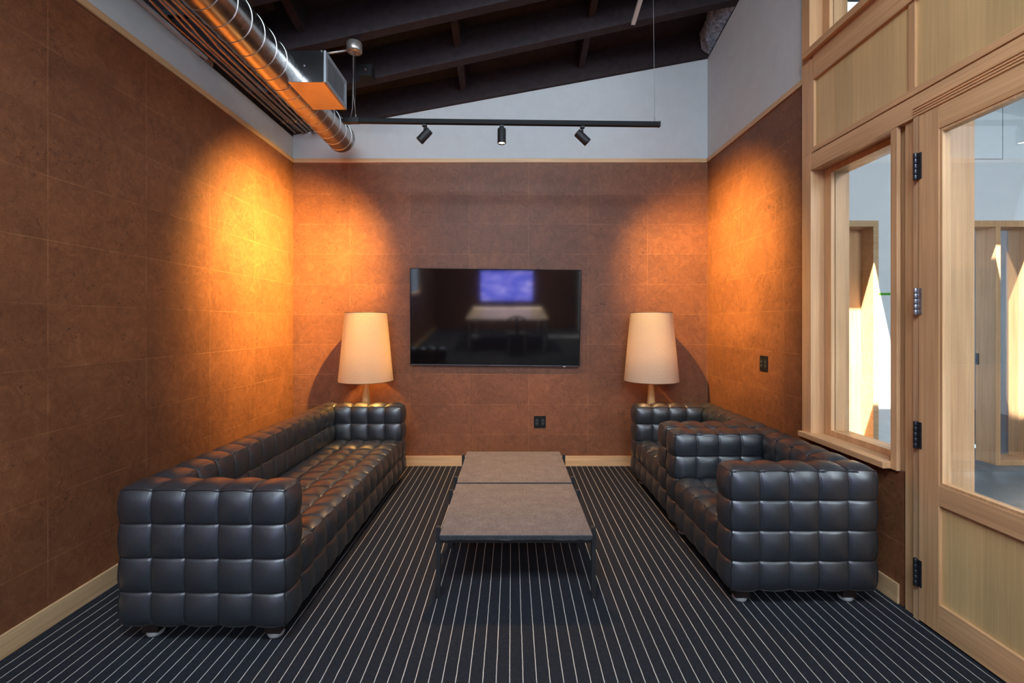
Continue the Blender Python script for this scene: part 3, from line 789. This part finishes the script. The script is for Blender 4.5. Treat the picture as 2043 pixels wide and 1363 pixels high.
# ================================================================== TELEVISION
tv = empty('television', (-0.142, YB - 0.035, 1.535)); tag(tv, 'large black flat television tilted forward on the back cork wall', 'television')
tv.rotation_euler = (math.radians(4.0), math.radians(0.6), 0)
w, h = 1.735, .985
MB().box(-w / 2, w / 2, -.045, -.010, -h / 2, h / 2).build('tv_body', M['black_matte'], tv, .003)
MB().box(-w / 2 + .007, w / 2 - .007, -.0465, -.045, -h / 2 + .014, h / 2 - .007).build('tv_screen', M['tv_screen'], tv)
MB().box(-w / 2 + .01, w / 2 - .01, -.047, -.045, -h / 2 + .001, -h / 2 + .006).build('tv_chin', M['steel'], tv)
MB().box(.70, .722, -.049, -.045, -h / 2 - .006, -h / 2 + .003).build('tv_badge', M['white_plastic'], tv)
MB().box(-.25, .25, -.010, .028, -.2, .2).build('wall_bracket', M['black'], tv)

# ================================================================== TRACK WITH SPOTLIGHTS
track = empty('track_rail', (0, 3.8, 0)); tag(track, 'black ceiling track hanging from thin cables in front of the white wall', 'track')
xa, za, xb, zb = -1.318, 3.117, 1.212, 3.087
def tz(x): return za + (zb - za) * (x - xa) / (xb - xa)
m = MB(); m.hexa([(xa, -.018, za - .019), (xb, -.018, zb - .019), (xb, .018, zb - .019), (xa, .018, za - .019),
                  (xa, -.018, za + .019), (xb, -.018, zb + .019), (xb, .018, zb + .019), (xa, .018, za + .019)])
m.build('rail', M['black_matte'], track, .003)
MB().box(xb - .003, xb + .012, -.020, .020, zb - .021, zb + .021).build('end_cap', M['black'], track, .004)
MB().box(xa - .03, xa + .10, -.021, .021, za - .022, za + .022).build('feed_connector', M['black'], track, .004)
m = MB(); m.lathe([(.004, 0), (.004, .035), (.002, .045)], (1.179, 0, zb + .018), seg=10); m.build('cable_gripper', M['steel'], track); m = MB(); m.lathe([(.005, 0), (.005, .03), (.002, .04)], (-1.245, 0, za + .018), seg=10)
m.build('cable_gripper', M['steel'], track)
m = MB(); m.tube([(1.179, 0, zb + .06), (1.165, .0, P(1.16, 3.8) + .1)], .0016, 6)
m.build('suspension_cable', M['glide'], track)
cz = 3.69
m = MB()
m.tube([(-1.245, 0, za + .05), (-1.262, .0, za + .2), (-1.268, 0, cz)], .0022, 6); m.build('suspension_cable', M['conduit'], track); m = MB()
m.tube([(-1.285, .0, za + .03), (-1.272, .0, za + .10), (-1.268, 0, za + .25), (-1.258, 0, cz)], .0022, 6); m.build('suspension_cable', M['conduit'], track); m = MB()
m.tube([(-1.25, .01, za + .03), (-1.255, .01, cz)], .0026, 6)
m.build('power_cord', M['black'], track)
m = MB(); m.lathe([(.030, 0), (.058, .004), (.062, .012), (.062, .075), (.055, .082)], (-1.262, .02, cz - .01), seg=32); m.build('canopy', M['conduit'], track)

def spot(x, d, label, on, tgt, e, cone, blend=.9, col=LAMP_WARM):
    root = empty('track_spotlight', (x, 3.8, tz(x) - .0215)); tag(root, label, 'spotlight', 'spotlights on the ceiling track')
    MB().box(-.018, .018, -.014, .014, -.018, 0).build('track_adapter', M['black'], root, .002)
    tilt = abs(d[0]) > .1
    ax = Vector(d).normalized(); ctr = Vector((0, 0, -.088)) if not tilt else Vector((0, 0, -.092)) - Vector((0, 0, 0))
    m = MB(); m.tube([(0, 0, -.015), (0, 0.0, -.05)], .008, 10)
    m.build('swivel_arm', M['black'], root)
    L = .124; r = .034
    a0 = ctr - ax * L * .5
    hd = MB().lathe([(.001, 0), (r - .006, 0), (r - .002, .003), (r, .008), (r, L - .022), (r + .001, L - .018), (r, L - .004), (r - .004, L), (r - .006, L - .012), (.001, L - .012)], a0, ax, seg=36, cap=False).build('lamp_head', M['black'], root)
    MB().lathe([(.001, 0), (r - .0075, 0), (r - .0075, .001), (.001, .001)], a0 + ax * (L - .0115), ax, seg=28, cap=False).build('lens', M['lens_on'], hd)
    p = a0 + ax * (L + .004)
    l = light('spotlight_beam', 'SPOT', tuple(p), e, col, None, spot_size=math.radians(cone), spot_blend=blend, shadow_soft_size=.018)
    # a reflector lamp: brightest on its axis, falling off smoothly
    l.data.use_nodes = True; nt = l.data.node_tree; em = nt.nodes['Emission']
    tc = nt.nodes.new('ShaderNodeTexCoord'); sx = nt.nodes.new('ShaderNodeSeparateXYZ'); nt.links.new(tc.outputs['Normal'], sx.inputs[0])
    ab = nt.nodes.new('ShaderNodeMath'); ab.operation = 'ABSOLUTE'; nt.links.new(sx.outputs[2], ab.inputs[0])
    pw = nt.nodes.new('ShaderNodeMath'); pw.operation = 'POWER'; nt.links.new(ab.outputs[0], pw.inputs[0]); pw.inputs[1].default_value = 4.0
    nt.links.new(pw.outputs[0], em.inputs['Strength'])
    wp = Vector((x, 3.8, tz(x) - .019)) + p
    l.rotation_euler = (Vector(tgt) - wp).to_track_quat('-Z', 'Y').to_euler(); l.parent = root
    return root
spot(-.687, (-.70, .08, -.70), 'black spotlight at the sofa end of the track, tilted towards the left wall', True, (XL, 4.36, 1.95), 1500, 86, 1.0, (1.0, .60, .15))
spot(-.061, (0, 0, -1), 'black spotlight in the middle of the track, pointing straight down with lit lens', True, (-.061, 3.80, 0), 300, 96, .9, (1.0, .58, .26))
spot(.593, (.74, .08, -.66), 'black spotlight near the right end of the track, tilted towards the right wall', True, (XR, 4.36, 1.95), 700, 84, 1.0, (1.0, .60, .17))

# ================================================================== AIR DUCT AND GRILLE BOX
duct = empty('spiral_air_duct', (-1.613, 0, 3.247)); tag(duct, 'round galvanised spiral air duct running under the ceiling', 'air duct')
R = .13; y0, y1 = -4.2, 4.50
m = MB(); m.lathe([(R * .98, y0), (R, y0 + .01), (R, y1)], axis=(0, 1, 0), seg=64, cap=False); m.build('duct_pipe', M['duct'], duct)
m = MB(); m.lathe([(R + .002, y1 - .03), (R + .003, y1), (R - .004, y1 + .004), (R - .008, y1 - .004), (.001, y1 - .004)], axis=(0, 1, 0), seg=64, cap=False); m.build('end_cap', M['duct'], duct)
m = MB(); pts = []; pitch = .142; nt = int((y1 - .04 - 1.0) / pitch * 40)
for k in range(nt + 1):
    a = 2 * PI * k / 40; pts.append(((R + .0005) * math.cos(-a), 1.0 + pitch * k / 40, (R + .0005) * math.sin(-a)))
m.tube(pts, .0030, 6); m.build('spiral_seam', M['seam_steel'], duct)
bx0, bx1, by0, by1, bz0, bz1 = -1.56, -1.285, 3.247, 3.667, 3.145, 3.367
gb = MB().box(bx0, bx1, by0, by1, bz0, bz1).build('register_box', M['sheet'], duct, .002); gb.matrix_parent_inverse = Matrix.Translation((1.613, 0, -3.247)); gb['label'] = 'galvanised box with a slatted side grille'
m = MB(); fx0, fx1 = bx1, bx1 + .014
m.box(fx0, fx1, by0, by1, bz0, bz0 + .028).box(fx0, fx1, by0, by1, bz1 - .028, bz1).box(fx0, fx1, by0, by0 + .028, bz0 + .028, bz1 - .028).box(fx0, fx1, by1 - .028, by1, bz0 + .028, bz1 - .028)
m.build('grille_frame', M['grille'], gb, .002)
MB().box(fx0, fx0 + .001, by0 + .028, by1 - .028, bz0 + .028, bz1 - .028).build('grille_opening', M['void'], gb)
m = MB(); ns = 17
for k in range(ns):
    yy = by0 + .028 + (by1 - by0 - .056) * (k + .5) / ns
    m.box(fx1 - .002, fx1 - .0012, yy - .0032, yy + .0032, bz0 + .028, bz1 - .028)
m.build('grille_slats', M['grille'], gb)
for (x, z) in ((-1.42, 3.26), (-1.545, 3.15), (-1.30, 3.36)): MB().lathe([(.006, 0), (.006, .004), (.003, .006)], (x, by0, z), (0, -1, 0), seg=10).build('screw', M['steel'], gb)

# ================================================================== CONDUITS ALONG THE LEFT WALL
rc = random.Random(5)
cx = [-2.175, -2.135, -2.095, -2.055, -2.015, -1.975, -1.935, -1.895, -1.855]
for i, x in enumerate(cx):
    z = 3.440 + (.012 if i % 2 else 0); r = .0125 if i not in (3, 6) else .015
    pts = [(x, -4.3, z)]
    if i < 4:   # these four jog towards the wall part way along
        j = 2.75 + .12 * i
        pts += [(x, j, z), (x - .006, j + .08, z), (x - .024, j + .22, z), (x - .030, j + .30, z)]; x -= .030
    elif i < 7:
        j = 3.6 + .12 * i
        pts += [(x, j, z), (x - .010, j + .12, z)]; x -= .010; pts.append((x, YB, z))
    if i < 4 or i > 6: pts.append((x, YB, z))
    # bend smoothly
    m = MB(); m.tube(pts, r, 10)
    for yy in (2.3 + .07 * i, 4.55): m.lathe([(r, 0), (r + .004, .003), (r + .004, .035), (r, .038)], (pts[-1][0] if yy > 3.5 else pts[0][0], yy, z), (0, 1, 0), seg=12, cap=False)
    o = m.build('steel_conduit', M['conduit'])
    word = ['first', 'second', 'third', 'fourth', 'fifth', 'sixth', 'seventh', 'eighth', 'ninth'][i]
    tag(o, 'thin steel conduit beside the duct, %s from the left wall' % word, 'conduit', 'conduits along the left wall')
for k, (yy, lab) in enumerate(((3.02, 'steel strut crossing the conduits midway along the left wall'), (4.02, 'steel strut crossing the conduits near the back wall'), (1.9, 'steel strut crossing the conduits closest to the viewer'))):
    m = MB(); m.box(XL, -1.78, yy - .02, yy + .02, 3.462, 3.482).box(XL, -1.78, yy - .02, yy - .016, 3.448, 3.462).box(XL, -1.78, yy + .016, yy + .02, 3.448, 3.462)
    o = m.build('strut_channel', M['steel_dark']); tag(o, lab, 'strut', 'struts carrying the conduits')
m = MB(); m.box(-2.232, -2.200, -4.3, 3.42, 3.398, 3.416).box(-2.232, -2.220, 3.37, 3.44, 3.398, 3.424)
o = m.build('wire_raceway', M['bar']); tag(o, 'pale straight raceway against the top of the left white strip', 'raceway')
m = MB(); m.box(-2.232, -2.222, 3.44, 3.52, 3.40, 3.47)
o = m.build('junction_box', M['conduit']); tag(o, 'small steel junction box at the end of the pale raceway', 'junction box')

# small items on the ceiling near the canopy
m = MB(); m.box(-1.30, -1.18, 4.02, 4.12, 3.60, 3.70); o = m.build('ceiling_box', M['black_matte']); tag(o, 'dark electrical box under the rafters behind the canopy', 'electrical box')
MB().lathe([(.010, 0), (.010, .004), (.004, .006)], (-1.235, 4.02, 3.652), (0, -1, 0), seg=12).build('screw', M['brass'], o)
m = MB(); m.hexa([(-1.305, 4.288, 3.69), (-1.275, 4.288, 3.695), (-1.275, 4.291, 3.695), (-1.305, 4.291, 3.69), (-1.350, 4.288, 3.77), (-1.315, 4.288, 3.785), (-1.315, 4.291, 3.785), (-1.350, 4.291, 3.77)])
o = m.build('paper_label', M['label']); tag(o, 'pale paper label stuck on the dark rafter behind the canopy', 'label')
m = MB(); m.tube([(-1.60, 3.83, 3.665), (-1.32, 3.83, 3.705)], .009, 10); o = m.build('conduit_stub', M['conduit']); tag(o, 'short metal conduit leading into the track canopy', 'conduit')
m = MB(); zz = P(1.11, 4.2) - .03
m.box(1.092, 1.128, 2.0, 4.20, zz, zz + .028, Matrix.Identity(4))
for v in m.bm.verts: v.co.z += .22 * (4.2 - v.co.y)
o = m.build('ceiling_bar', M['bar'], None, .002); tag(o, 'slim white bar fixed under the dark rafters', 'ceiling bar')
